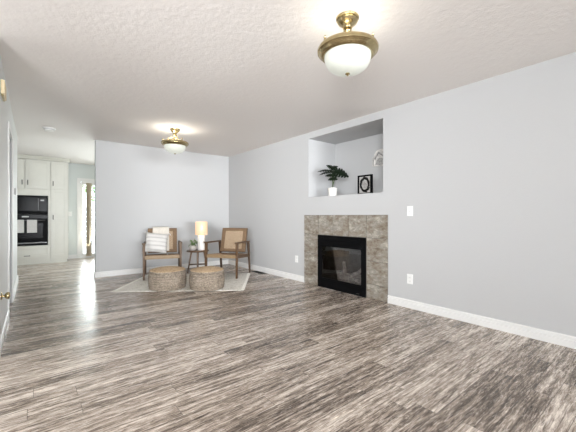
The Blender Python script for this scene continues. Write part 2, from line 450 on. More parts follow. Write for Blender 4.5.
def window(name, axis, c, a0, a1, z0, z1, n):
    """framed window set in a wall opening; axis 'x' = wall runs along x at y=c."""
    def bx(mb, p0, p1, q0, q1, d0, d1):
        if axis == 'x': mb.box(p0, p1, c + d0, c + d1, q0, q1)
        else: mb.box(c + d0, c + d1, p0, p1, q0, q1)
    f = MB(); t = 0.05
    bx(f, a0, a1, z0, z0 + t, -.04, .04); bx(f, a0, a1, z1 - t, z1, -.04, .04)
    for i in range(n + 1):
        p = a0 + (a1 - a0 - t) * i / n; bx(f, p, p + t, z0 + t, z1 - t, -.04, .04)
    fo = struct(name, f, 'trim')
    for i in range(n):
        p = a0 + (a1 - a0 - t) * i / n
        g = MB(); bx(g, p + t, p + (a1 - a0 - t) / n, z0 + t, z1 - t, -.004, .004); g.build('pane', 'pane', fo)
window('window_1', 'x', YS - .06, R0, R1, 0.4, 2.25, 3)
window('window_2', 'y', XW - .06, E0, E1, 0.4, 2.25, 3)
window('window_3', 'y', KX - .06, 7.6, 8.8, 1.0, 2.1, 2)

# baseboards: a stepped profile swept along each wall
def baseboard(name, runs):
    mb = MB()
    prof = [(0, 0), (.016, 0), (.017, .060), (.006, .063), (.006, .069), (.013, .072), (.013, .088), (.008, .095), (0, .097)]
    for (x0, y0, x1, y1, nx, ny) in runs:
        pts = [(x0 + nx * d, y0 + ny * d, z) for d, z in prof]
        mb.poly(pts, (x1 - x0, y1 - y0, 0))
    return struct(name, mb, 'trim')
TY0, TY1 = 2.323, 3.897
baseboard('baseboard_right', [(XR, YS, XR, TY0 - .002, -1, 0), (XR, TY1 + .002, XR, YB, -1, 0)])
baseboard('baseboard_back', [(0.85, YB, XR - .016, YB, 0, -1), (.85, YB - .016, .85, YB + .12, -1, 0)])
baseboard('baseboard_left', [(XL, LY0, XL, DY0 - .06, 1, 0), (XL, DY1 + .06, XL, LY1, 1, 0), (XL + .016, LY1, XL - LT, LY1, 0, 1)])
baseboard('baseboard_far', [(0.655, YF, 0.86, YF, 0, -1)])
# door casing and jamb of the left doorway
c = MB()
c.box(XL, XL + .014, DY0 - .06, DY0, 0, 2.04, .003).box(XL, XL + .014, DY1, DY1 + .06, 0, 2.04, .003).box(XL, XL + .014, DY0 - .06, DY1 + .06, 2.04, 2.10, .003)
struct('trim_1', c, 'trim')
j = MB()
j.box(XL - LT, XL, DY0, DY0 + .016, 0, 2.04).box(XL - LT, XL, DY1 - .016, DY1, 0, 2.04).box(XL - LT, XL, DY0 + .016, DY1 - .016, 2.024, 2.04)
struct('trim_2', j, 'jamb')

# ------------------------------------------------------------------ patio door, blinds and outdoors
c = MB()
c.box(0.865, 0.93, YF - .018, YF, 0, 2.0, .003).box(2.75, 2.815, YF - .018, YF, 0, 2.0, .003).box(0.865, 2.815, YF - .018, YF, 2.0, 2.07, .003)
struct('trim_3', c, 'trim')
d = MB()
d.box(0.93, 0.955, YF, YF + .1, 0, 2.0).box(2.705, 2.75, YF, YF + .1, 0, 2.0).box(0.975, 2.705, YF, YF + .1, 1.955, 2.0).box(0.975, 2.705, YF, YF + .1, 0, .03)
dr = struct('door_1', d, 'trim')
for x0, x1, y in ((0.955, 1.88, YF + .03), (1.80, 2.705, YF + .07)):
    s = MB(); s.box(x0, x0 + .04, y - .018, y + .018, .03, 1.955).box(x1 - .06, x1, y - .018, y + .018, .03, 1.955)
    s.box(x0 + .04, x1 - .06, y - .018, y + .018, .03, .10).box(x0 + .04, x1 - .06, y - .018, y + .018, 1.90, 1.955)
    s.build('sliding_panel', 'trim', dr)
    MB().box(x0 + .04, x1 - .06, y - .004, y + .004, .10, 1.90).build('pane', 'pane', dr)
vb = empty('vertical_blinds', (1.1, 9.70, 0), 0, 'tan vertical blinds gathered at the left of the patio door', 'blinds')
MB().box(-.15, 1.6, -.02, .025, 1.955, 1.995, .004).build('head_rail', 'trim', vb)
for i in range(8):
    x = -.015 + i * .010
    MB().bar((x - .03, -.018, 1.0), (x + .032, .042, 1.0), .0015, 1.90).build('vane', 'blind', vb)
struct('ground', MB().box(-4, 8, YF + .12, 18, -.12, -.02), 'deck')
fn = empty('garden_fence', (2.0, 13.2, -.02), 0, 'pale slatted garden fence beyond the patio door', 'fence')
for i in range(4):
    MB().box(-2.6 + i * 1.6, -2.5 + i * 1.6, -.05, .05, 0, 1.45).build('post', 'fence', fn)
for i in range(8): MB().box(-2.6, 2.3, -.075, -.05, .08 + i * .17, .22 + i * .17).build('slat', 'fence', fn)
bs = empty('garden_tree', (2.15, 14.6, -.02), 0, 'leafy green tree behind the pale garden fence outdoors', 'tree')
MB().tube([(0, 0, 0), (.03, 0, .8), (0, .02, 1.7)], .09, 10, .05).build('trunk', 'wood', bs, True)
fo = MB()
for i in range(420):
    p = Vector((random.gauss(0, .42), random.gauss(0, .42), random.gauss(2.2, .38)))
    a = Vector((random.uniform(-1, 1), random.uniform(-1, 1), random.uniform(-.6, .6))).normalized(); b_ = a.orthogonal().normalized()
    s = random.uniform(.06, .11)
    fo.poly([p - a * s, p - b_ * s * .45, p + a * s, p + b_ * s * .45], a.cross(b_) * .003)
fo.build('foliage', 'bush', bs)

# ------------------------------------------------------------------ kitchen cabinets
KY = 9.16
def shaker(x0, x1, z0, z1, parent, midz=None, name='door'):
    """shaker door: frame with a recessed centre panel, front face at KY-.02"""
    st = .055; m = MB(); y0, y1 = KY - .021, KY - .002
    m.box(x0, x0 + st, y0, y1, z0, z1, .002).box(x1 - st, x1, y0, y1, z0, z1, .002)
    m.box(x0 + st, x1 - st, y0, y1, z0, z0 + st, .002).box(x0 + st, x1 - st, y0, y1, z1 - st, z1, .002)
    if midz: m.box(x0 + st, x1 - st, y0, y1, midz - .03, midz + .03, .002)
    m.box(x0 + st - .005, x1 - st + .005, y0 + .012, y1, z0 + st - .005, z1 - st + .005)
    return m.build(name, 'cabinet', parent)
def pull(x, z, parent, horiz=False):
    m = MB(); y = KY - .021; L_ = .055
    a, b = ((x - L_, z), (x + L_, z)) if horiz else ((x, z - L_), (x, z + L_))
    m.bar((a[0], y - .028, a[1]), (b[0], y - .028, b[1]), .016, .012, bev=.003)
    for p in (a, b):
        q = (p[0] * .8 + x * .2, p[1] * .8 + z * .2); m.bar((q[0], y - .028, q[1]), (q[0], y, q[1]), .014, .014)
    m.build('handle', 'handle', parent)
ox0, ox1 = -0.61, 0.296
oc = empty('oven_cabinet', (0, 0, 0), 0, 'tall off-white kitchen cabinet housing the two black ovens', 'cabinet')
b = MB(); b.box(ox0, ox1, KY + .02, YF - .005, .10, 2.36)
b.box(ox0, -.555, KY, KY + .02, .10, 2.36); b.box(.256, ox1, KY, KY + .02, .10, 2.36)
b.box(-.555, .256, KY, KY + .02, 1.555, 1.70); b.box(-.555, .256, KY, KY + .02, .385, .42); b.box(-.555, .256, KY, KY + .02, 2.35, 2.36); b.box(-.555, .256, KY, KY + .02, .10, .15)
b.build('body', 'cabinet', oc)
MB().box(ox0, ox1, KY + .02, KY + .04, 0, .10).build('toe_kick', 'cabinet', oc)
for x0, x1, hx in ((-.606, -.164, -.205), (-.148, .286, -.108)):
    dd = shaker(x0, x1, 1.705, 2.355, oc); pull(hx, 1.84, dd)
dw = shaker(-.606, .290, .145, .40, oc, name='drawer'); pull(-.12, .20, dw, True)
px0, px1 = 0.298, 0.640
pc = empty('pantry_cabinet', (0, 0, 0), 0, 'tall narrow off-white pantry cabinet right of the ovens', 'cabinet')
MB().box(px0, px1, KY, YF - .005, .10, 2.36).build('body', 'cabinet', pc)
MB().box(px0, px1 - .02, KY + .02, KY + .04, 0, .10).build('toe_kick', 'cabinet', pc)
dd = shaker(.309, .61, 1.705, 2.355, pc); pull(.345, 1.84, dd)
dd = shaker(.309, .61, .145, 1.693, pc, 1.0); pull(.345, 1.06, dd)
struct('trim_4', MB().poly([(ox0, KY - .002, 2.362), (ox0, KY - .03, 2.362), (ox0, KY - .045, 2.39), (ox0, KY - .085, 2.425), (ox0, KY - .085, 2.438), (ox0, KY - .002, 2.438)], (px1 + .03 - ox0, 0, 0)), 'cabinet')
# microwave above, oven below
def appliance(name, z0, z1, label, cat):
    o = empty(name, (-.15, KY, z0), 0, label, cat); h = z1 - z0
    return o, h
X0, X1 = -.400, .400
mw, h = appliance('microwave_oven', 1.13, 1.552, 'built-in black microwave above the wall oven', 'microwave')
MB().box(X0, X1, -.012, .02, 0, h, .004).build('body', 'oven', mw)
MB().box(X0 + .03, X1 - .17, -.022, -.012, .07, h - .04, .004).build('door', 'oven_glass', mw)
MB().box(X1 - .15, X1 - .02, -.016, -.012, .07, h - .04).build('control_panel', 'oven_glass', mw)
MB().box(X1 - .135, X1 - .07, -.018, -.0155, h - .12, h - .09).build('display', 'grey_plastic', mw)
MB().bar((X1 - .17, -.045, .09), (X1 - .17, -.045, h - .06), .016, .016, bev=.004).bar((X1 - .17, -.045, .11), (X1 - .17, -.018, .11), .014, .014).bar((X1 - .17, -.045, h - .08), (X1 - .17, -.018, h - .08), .014, .014).build('handle', 'steel', mw)
ov, h = appliance('wall_oven', .423, 1.128, 'black built-in wall oven with two towels on its handle', 'oven')
MB().box(X0, X1, -.012, .02, 0, h, .004).build('body', 'oven', ov)
MB().box(X0 + .01, X1 - .01, -.03, -.0125, .09, h - .11, .005).build('door', 'oven', ov)
MB().box(X0 + .09, X1 - .09, -.033, -.0295, .17, h - .20).build('window_glass', 'oven_glass', ov)
MB().box(X0 + .01, X1 - .01, -.02, -.0125, h - .095, h - .01, .003).build('control_panel', 'oven_glass', ov)
MB().box(-.06, .06, -.022, -.0195, h - .065, h - .04).build('display', 'grey_plastic', ov)
MB().box(X0 + .01, X1 - .01, -.018, -.0125, .05, .075, .002).build('lower_trim', 'steel', ov)
hz = h - .135
hb = MB().tube([(X0 + .05, -.075, hz), (X1 - .05, -.075, hz)], .011, 12)
for sx in (X0 + .09, X1 - .09): hb.bar((sx, -.075, hz), (sx, -.0305, hz), .018, .018)
hb.build('handle', 'steel', ov, True)
def towel(x0, x1, drop, label):
    HX, HY, HZ = 0, KY - .075, .423 + hz
    t = empty('hand_towel', ((x0 + x1) / 2, HY, HZ - drop), 0, label, 'towel', 'towels on the oven handle')
    w2 = (x1 - x0) / 2; R = .0135
    def fn(u, v):
        s = v * 2 * drop
        x = (u * 2 - 1) * w2
        back = drop * .86
        if v < .45: z = -(1 - v / .45) * back; y = R
        elif v < .55:
            a = (v - .45) / .1 * PI; z = R * math.sin(a); y = R * math.cos(a)
        else: z = -(v - .55) / .45 * drop; y = -R - .002 * math.sin(u * 9) * (v - .55)
        return (x, y, z + drop)
    MB().grid(fn, 8, 30, .003).build('cloth', 'towel', t, True)
towel(-.335, -.172, .27, 'grey hand towel on the oven handle, left of the pair')
towel(-.121, .053, .275, 'grey hand towel on the oven handle, right of the pair')

# ------------------------------------------------------------------ fireplace surround tiles (setting) and insert
tr = MB().box(XR - .006, XR, TY0, TY1, 0, 1.105)
# cut the middle out: rebuild as three slabs instead
tr = MB().box(XR - .006, XR, TY0, FY0, 0, 1.105).box(XR - .006, XR, FY1, TY1, 0, 1.105).box(XR - .006, XR, FY0, FY1, FZ1, 1.105)
sr = empty('fireplace_surround', (XR, 3.11, 0), 0, 'mottled grey-brown stone tile surround around the fireplace', 'fireplace surround')
g_ = tr.build('grout_bed', 'grout', None); g_.parent = sr; g_.matrix_parent_inverse = Matrix.Translation((-XR, -3.11, 0))
IY0, IY1, IZ1 = 2.647, 3.562, 0.80
gap = .004
ys = [TY0, IY0, IY0 + (IY1 - IY0) / 3, IY0 + 2 * (IY1 - IY0) / 3, IY1, TY1]
def tile(y0, y1, z0, z1):
    t = MB().box(-.014, -.004, (y0 - y1) / 2 + gap, (y1 - y0) / 2 - gap, (z0 - z1) / 2 + gap, (z1 - z0) / 2 - gap, .0015).build('tile', 'tile', sr)
    t.location = (0, (y0 + y1) / 2 - 3.11, (z0 + z1) / 2)
for i in range(5): tile(ys[i], ys[i + 1], .80, 1.105)
for z0, z1 in ((.495, .80), (.19, .495), (.0, .19)):
    tile(ys[0], ys[1], z0, z1); tile(ys[4], ys[5], z0, z1)
fp = empty('gas_fireplace', (XR, 3.1045, 0), 0, 'black metal gas fireplace insert with glass front and log set', 'fireplace')
hw = (IY1 - IY0) / 2; gy = .400; gz0, gz1 = .128, .652
f = MB(); xo = -.032
f.box(xo, -.0145, -hw + .002, -gy, 0, IZ1 - .002, .003).box(xo, -.0145, gy, hw - .002, 0, IZ1 - .002, .003)
f.box(xo, -.0145, -gy, gy, gz1, IZ1 - .002, .003).box(xo, -.0145, -gy, gy, .002, gz0, .003)
f.build('frame', 'black_metal', fp)
lv = MB()
for k in range(4): lv.box(xo - .006, xo, -gy + .01, gy - .01, .70 + k * .02, .712 + k * .02, .002)
lv.build('louver', 'black_metal', fp)
lp = MB().box(xo - .005, xo, -gy + .01, gy - .01, .02, .105, .003); lp.build('access_panel', 'black_metal', fp)
gf = MB(); t = .022
gf.box(-.026, -.012, -gy, -gy + t, gz0, gz1).box(-.026, -.012, gy - t, gy, gz0, gz1).box(-.026, -.012, -gy + t, gy - t, gz0, gz0 + t).box(-.026, -.012, -gy + t, gy - t, gz1 - t, gz1)
gf.build('glass_frame', 'black_metal', fp)
MB().box(-.020, -.016, -gy + t, gy - t, gz0 + t, gz1 - t).build('glass', 'fire_glass', fp)
fb = MB(); fy = .405
fb.poly([(.0, -fy, .05), (.0, fy, .05), (.40, fy - .13, .05), (.40, -fy + .13, .05)], (0, 0, .02))
fb.poly([(.0, -fy, .72), (.0, fy, .72), (.40, fy - .13, .60), (.40, -fy + .13, .60)], (0, 0, .02))
fb.poly([(.0, -fy, .05), (.40, -fy + .13, .05), (.40, -fy + .13, .70), (.0, -fy, .74)], (0, -.012, 0))
fb.poly([(.0, fy, .05), (.40, fy - .13, .05), (.40, fy - .13, .70), (.0, fy, .74)], (0, .012, 0))
fb.box(.40, .412, -fy + .12, fy - .12, .05, .70)
fb.build('firebox', 'firebox', fp)
eb = MB()
for k in range(70):
    y = random.uniform(-.30, .30); x = random.uniform(.05, .30); r = random.uniform(.015, .032)
    eb.lathe([(0, -r * .6), (r * .8, -r * .4), (r, 0), (r * .7, r * .5), (0, r * .65)], 7, (x, y, .105 + random.uniform(0, .035)))
eb.box(.03, .34, -.33, .33, .07, .105)
eb.build('ember_bed', 'ember', fp)
for p0, p1, r in (((.22, -.30, .19), (.24, .31, .18), .05), ((.12, -.28, .165), (.16, .02, .185), .038), ((.12, .28, .165), (.15, -.02, .175), .036),
                  ((.10, -.06, .20), (.28, -.20, .32), .030), ((.11, .03, .19), (.30, .20, .36), .032)):
    P0, P1 = Vector(p0), Vector(p1); pts = [P0.lerp(P1, k / 6) + Vector((random.uniform(-.008, .008), 0, random.uniform(-.01, .01))) for k in range(7)]
    MB().tube(pts, r, 10, r * .85).build('log', 'log', fp, True)
MB().box(xo - .008, xo - .005, -hw + .10, -hw + .155, .028, .036).build('badge', 'steel', fp)

# ------------------------------------------------------------------ niche contents
pl = empty('potted_monstera', (3.60, 3.39, NZ0), 0, 'dark green split-leaf plant in white pot in the wall niche', 'plant')
MB().lathe([(.0, 0), (.060, 0), (.066, .01), (.070, .125), (.068, .13), (.062, .13), (.061, .11), (0, .108)], 28).build('pot', 'ceramic', pl, True)
MB().lathe([(0, .1085), (.058, .1085), (.05, .116), (0, .120)], 20).build('soil', 'soil', pl, True)
def monstera_leaf(base, tip, nrm, wid):
    """heart-shaped blade with side slits, drooping from base to tip, real thickness"""
    base, tip = Vector(base), Vector(tip); d = tip - base; L_ = d.length; d.normalize()
    nn = Vector(nrm); nn = (nn - d * nn.dot(d)).normalized(); side = d.cross(nn)
    n = 24; ws = []
    for i in range(n + 1):
        t = i / n
        wv = wid * (math.sin(PI * min(1, t * .93 + .07)) ** .62) * (1.08 - .45 * t)
        if 5 <= i <= n - 3 and i % 4 == 1: wv *= .45
        ws.append((t, wv))
    b2 = bmesh.new()
    def P(t, q):
        back = .16 * L_ * max(0, 1 - t / .15) * min(1, abs(q) / (wid * .25))
        return base + d * (t * L_ - back - abs(q) * .15 + L_ * .02) + side * q + nn * (.10 * L_ * math.sin(PI * t) - abs(q) * .22)
    cen = [b2.verts.new(P(t, 0)) for t, _ in ws]
    for sg in (1, -1):
        ed = [b2.verts.new(P(t, sg * max(wv, .003))) for t, wv in ws]
        for i in range(n): b2.faces.new([cen[i], cen[i + 1], ed[i + 1], ed[i]] if sg > 0 else [cen[i], ed[i], ed[i + 1], cen[i + 1]])
    bmesh.ops.solidify(b2, geom=b2.faces[:], thickness=.0012)
    m = MB(); m._in(b2); return m
# each leaf: base and tip as (sideways, height, depth), blade normal (sideways, up, towards the room), half width
SW = Vector((.78, -.625, 0)); DP = Vector((.625, .78, 0)); UP = Vector((0, 0, 1))
leaves = [((.015, .415, .02), (-.085, .470, .03), (.2, .8, .7), .050), ((-.01, .43, .06), (.085, .455, .05), (-.2, .8, .6), .045),
          ((.02, .385, -.01), (.225, .290, -.02), (.45, .55, .9), .082), ((-.01, .385, .0), (-.215, .365, .0), (0, 1, .42), .046),
          ((-.01, .365, -.02), (-.19, .318, -.02), (-.2, 1, .40), .044), ((.05, .315, .0), (-.11, .300, -.03), (-.1, .9, .7), .045),
          ((.05, .27, -.01), (-.07, .240, -.03), (-.1, .9, .8), .042), ((.02, .36, .07), (.16, .385, .10), (.2, 1, .5), .05)]
for b0, t0, n0, wd in leaves:
    f3 = lambda p: SW * (p[0] * 1.08) + UP * (p[1] * 1.035) + DP * p[2]
    q = f3(b0)
    MB().tube([(0, 0, .115), (q.x * .15, q.y * .15, .115 + (q.z - .115) * .4), (q.x * .55, q.y * .55, .115 + (q.z - .115) * .8), tuple(q)], .0045, 8, .003).build('stem', 'stem', pl, True)
    monstera_leaf(q, f3(t0), SW * n0[0] + UP * n0[1] - DP * n0[2] * 1.25, wd * 1.32).build('leaf', 'leaf_dark', pl)
pf = empty('picture_frame', (3.60, 2.775, NZ0), 0, 'small black box frame with dark oval wreath on white mount in niche', 'picture frame')
fw, fh = .118, .268
f = MB(); t = .022
f.box(-.018, .018, -fw, -fw + t, 0, fh, .002).box(-.018, .018, fw - t, fw, 0, fh, .002).box(-.018, .018, -fw + t, fw - t, 0, t, .002).box(-.018, .018, -fw + t, fw - t, fh - t, fh, .002)
f.build('frame', 'black_metal', pf)
MB().box(-.006, .012, -fw + t, fw - t, t, fh - t).build('mount', 'mat_white', pf)
wr = MB(); cz = fh / 2
for k in range(60):
    a = 2 * PI * k / 60; rr = random.uniform(.86, 1.12)
    c_ = Vector((-.0065, (.068 * rr) * math.cos(a), cz + .092 * rr * math.sin(a))); dr_ = Vector((0, -math.sin(a + .6), math.cos(a + .6))); sd = Vector((0, dr_.z, -dr_.y))
    wr.poly([c_ - dr_ * .024, c_ - sd * .014, c_ + dr_ * .024, c_ + sd * .014], (-.002, 0, 0))
wr.build('wreath', 'art_dark', pf)
ar = MB()
for k in range(26):
    a = random.uniform(0, 2 * PI); r = random.uniform(0, 1) ** .5
    c_ = Vector((-.0065, .036 * r * math.cos(a), cz + .052 * r * math.sin(a))); th = random.uniform(0, PI); dr_ = Vector((0, math.cos(th), math.sin(th))); sd = Vector((0, dr_.z, -dr_.y))
    ar.poly([c_ - dr_ * .014, c_ - sd * .005, c_ + dr_ * .014, c_ + sd * .005], (-.0015, 0, 0))
ar.build('drawing', 'art_grey', pf)
pq = empty('wall_plaque', (nb, 2.865, 1.835), 0, 'grey and white arched plaque hanging on the niche back wall', 'plaque')
out = [(-.022, -.15, 0), (-.022, .15, .02), (-.022, .145, .17)] + [(-.022, .12 * math.cos(a), .17 + .10 * math.sin(a)) for a in [PI * k / 10 for k in range(0, 11)]] + [(-.022, -.145, .17)]
MB().poly(out, (.0215, 0, 0)).build('board', 'board', pq)
sk = MB()
for k in range(5): sk.box(-.0245, -.0221, -.13, .10 - .012 * k, .035 + .020 * k, .047 + .020 * k)
sk.poly([(-.0221, .115, .13), (-.0221, .04, .235), (-.0221, .03, .210), (-.0221, .09, .115)], (-.002, 0, 0))
sk.poly([(-.0221, -.115, .13), (-.0221, .04, .235), (-.0221, .03, .205), (-.0221, -.09, .11)], (-.002, 0, 0))
sk.poly([(-.0221, .14, .03), (-.0221, .14, .15), (-.0221, .122, .13), (-.0221, .125, .03)], (-.002, 0, 0))
sk.build('sketch_lines', 'art_grey', pq)

# ------------------------------------------------------------------ outlets, switches, smoke alarm, chime, thermostat, knob, floor vent
def plate(name, loc, rz, label, cat, kind):
    o = empty(name, loc, rz, label, cat)
    MB().box(-.036, .036, -.006, 0, -.058, .058, .0025).build('cover_plate', 'plastic', o)
    if kind == 'outlet':
        for dz in (.022, -.022):
            r = MB().box(-.017, .017, -.008, -.006, dz - .015, dz + .015, .0015).build('receptacle', 'plastic', o)
            MB().box(-.0085, -.0065, -.0088, -.008, dz - .005, dz + .006).box(.0065, .0085, -.0088, -.008, dz - .004, dz + .005).box(-.002, .002, -.0088, -.008, dz - .012, dz - .008).build('slot', 'slot', r)
    else:
        MB().box(-.006, .006, -.0075, -.006, -.014, .014).build('switch_surround', 'grey_plastic', o)
        MB().bar((0, -.006, 0), (0, -.018, .007), .009, .010).build('toggle', 'plastic', o)
    return o
plate('wall_outlet', (XR, 4.101, .361), -PI / 2 * -1 * -1, 'white wall outlet between floor vent and fireplace tiles', 'outlet', 'outlet').rotation_euler = (0, 0, -PI / 2)
plate('wall_outlet', (XR, 2.026, .344), -PI / 2, 'white wall outlet right of fireplace, below the light switch', 'outlet', 'outlet')
plate('light_switch', (XR, 2.026, 1.149), -PI / 2, 'white light switch on the wall right of the fireplace', 'switch', 'switch')
plate('light_switch', (.716, YF, 1.141), 0, 'white light switch on kitchen wall beside the patio door', 'switch', 'switch')
sm = empty('smoke_alarm', (.18, 6.09, H), 0, 'round white smoke alarm on the ceiling near the kitchen', 'smoke alarm')
MB().lathe([(0, 0), (.085, 0), (.085, -.012), (.078, -.018), (0, -.018)], 32).build('base', 'plastic', sm, True)
MB().lathe([(.066, -.018), (.064, -.03), (.055, -.042), (.03, -.046), (0, -.046)], 32).build('cover', 'plastic', sm, True)
MB().lathe([(.0665, -.019), (.0685, -.021), (.0685, -.026), (.066, -.028)], 32, cap=False).build('vent_ring', 'grey_plastic', sm, True)
ch = empty('door_chime', (XL, 3.72, 2.18), 0, 'cream door chime box high on the left wall', 'door chime')
MB().box(.0, .026, -.11, .11, -.052, .068, .006).build('cover', 'chime', ch)
MB().box(.004, .018, -.09, .09, -.064, -.0525).build('base', 'brass', ch)
ts = empty('thermostat', (XL, 5.83, 1.43), 0, 'small grey thermostat on left wall end beside the kitchen', 'thermostat')
MB().box(0, .008, -.07, .07, -.055, .055, .002).build('back_plate', 'plastic', ts)
MB().box(.008, .032, -.06, .06, -.045, .045, .004).build('body', 'grey_plastic', ts)
kn = empty('door_stop', (XL, 3.64, .405), 0, 'polished brass knob mounted low on the white left wall', 'door stop')
RY = Matrix.Rotation(PI / 2, 4, 'Y')
MB().lathe([(0, 0), (.034, 0), (.034, .004), (.024, .010), (0, .011)], 28, M=RY).build('rose', 'brass', kn, True)
MB().lathe([(.011, .010), (.011, .022), (.020, .028), (.029, .038), (.031, .046), (.027, .055), (.016, .060), (0, .0615)], 28, M=RY).build('knob', 'brass', kn, True)
fv = empty('floor_vent', (3.385, 5.13, 0), 0, 'dark metal floor vent by the baseboard behind the chair', 'floor vent')
MB().box(-.06, .06, -.17, -.155, 0, .006).box(-.06, .06, .155, .17, 0, .006).box(-.06, -.048, -.155, .155, 0, .006).box(.048, .06, -.155, .155, 0, .006).box(-.048, .048, -.155, .155, 0, .0015).build('frame', 'vent', fv)
sl = MB()
for k in range(16): sl.box(-.048, .048, -.15 + k * .0195, -.143 + k * .0195, .0015, .005)
sl.build('grille', 'vent', fv)

# ------------------------------------------------------------------ ceiling lamps
def ceiling_lamp(x, y, label, rot, power):
    o = empty('ceiling_lamp', (x, y, H), rot, label, 'ceiling lamp', 'brass ceiling lamps')
    MB().lathe([(0, 0), (.074, 0), (.078, -.006), (.076, -.014), (.068, -.017), (.070, -.026), (.062, -.040), (.046, -.052), (.036, -.062), (.030, -.075), (0, -.077)], 40).build('canopy', 'brass', o, True)
    MB().lathe([(.014, -.074), (.014, -.082), (.026, -.088), (.031, -.098), (.026, -.110), (.014, -.118), (.012, -.128), (.022, -.136), (.024, -.146), (.012, -.156), (.008, -.22), (0, -.22)], 24).build('stem', 'brass', o, True)
    for k in range(3):
        a = 2 * PI * k / 3
        pts = [(.018, -.140), (.045, -.128), (.080, -.138), (.115, -.160), (.145, -.186), (.165, -.202)]
        MB().tube([(r * math.cos(a), r * math.sin(a), z) for r, z in pts], .006, 8).build('arm', 'brass', o, True)
        MB().lathe([(0, -.208), (.008, -.204), (.009, -.19), (.006, -.182), (.009, -.174), (.005, -.164), (0, -.16)], 12, (.178 * math.cos(a + .3), .178 * math.sin(a + .3), 0)).build('finial', 'brass', o, True)
    MB().lathe([(.158, -.196), (.180, -.197), (.198, -.208), (.205, -.222), (.203, -.236), (.192, -.243), (.187, -.252), (.178, -.262), (.166, -.266), (.156, -.262), (.154, -.22), (.158, -.196)], 56, cap=False).build('rim', 'brass', o, True)
    prof = [(.155, -.256), (.157, -.275), (.152, -.302), (.138, -.330), (.112, -.354), (.076, -.370), (.036, -.378), (0, -.380)]
    inner = [(max(r - .004, 0), z + .004) for r, z in prof][::-1]
    MB().lathe(prof + inner[1:], 56, cap=False).build('glass_bowl', 'lamp_glass', o, True)
    MB().lathe([(0, -.379), (.015, -.380), (.016, -.386), (.009, -.390), (.006, -.396), (0, -.398)], 16).build('bottom_finial', 'brass', o, True)
    d = bpy.data.lights.new('bulb', 'POINT'); d.energy = power; d.color = (1.0, .95, .87); d.shadow_soft_size = .05
    for k in range(2):
        b_ = bpy.data.objects.new('bulb', d); b_.parent = o; b_.location = (.085 * (1 - 2 * k), 0, -.222); col.objects.link(b_)
    return o
ceiling_lamp(1.665, 1.43, 'brass ceiling lamp with frosted bowl, nearest and largest of the two', .5, 2.2)
ceiling_lamp(1.707, 4.935, 'brass ceiling lamp with frosted bowl, farther one above the seating', .5, 4.4)

# ------------------------------------------------------------------ rug, poufs
A = Vector((0.895, 5.108)); B = Vector((2.363, 4.05)); ang = math.atan2(B.y - A.y, B.x - A.x)
rl_ = (B - A).length; rd = 1.38
rg = empty('area_rug', (A.x, A.y, 0), ang, 'cream flecked woven area rug under the chairs and poufs', 'rug')
def rugfn(u, v): return (u * rl_, v * rd, .004 + .0015 * math.sin(u * 31) * math.sin(v * 23))
MB().grid(rugfn, 30, 30, .004).build('pile', 'rug', rg)
fr = MB()
for s in (0, 1):
    for k in range(110):
        y = (k + .5) / 110 * rd; x = 0 if s == 0 else rl_
        dx = -.045 if s == 0 else .045
        fr.bar((x, y, .003), (x + dx, y + random.uniform(-.006, .006), .002), .006, .003)
fb_ = fr.build('fringe', 'rug', rg); fb_['kind'] = 'stuff'

def pouf(x, y, label, R=.28, Hh=.275):
    o = empty('jute_pouf', (x, y, .0085), random.uniform(0, 6), label, 'pouf', 'braided jute poufs')
    nr = 8; prof = [(0, 0), (R * .88, 0)]
    rr = Hh / nr
    for k in range(nr):
        for q in range(5):
            a = -PI / 2 + PI * (q + .5) / 5
            zc = (k + .5) * rr; t = zc / Hh
            bul = R * (.90 + .10 * math.sin(PI * (t * .92 + .06)) ** .6)
            prof.append((bul - .011 + .013 * math.cos(a), zc + rr / 2 * math.sin(a)))
    prof.append((R * .915, Hh - .002)); 
    MB().lathe(prof + [(0, Hh - .004)], 72).build('side', 'jute', o, True, 60)
    tp = [(R * .93, Hh - .004)]; nt_ = 10
    for k in range(nt_):
        for q in range(4):
            t = 1 - (k + (q + .5) / 4) / nt_
            z = Hh + .035 * (1 - t ** 2.2) + .004 * math.sin(PI * (q + .5) / 4)
            tp.append((R * .93 * t, z))
    tp.append((0, Hh + .036))
    MB().lathe(tp, 72).build('top', 'jute_top', o, True, 60)
    return o
pouf(1.575, 4.875, 'round braided jute pouf in front of the left chair with the pillow', R=.273)
pouf(2.04, 4.50, 'round braided jute pouf in front of table and right chair', R=.262)

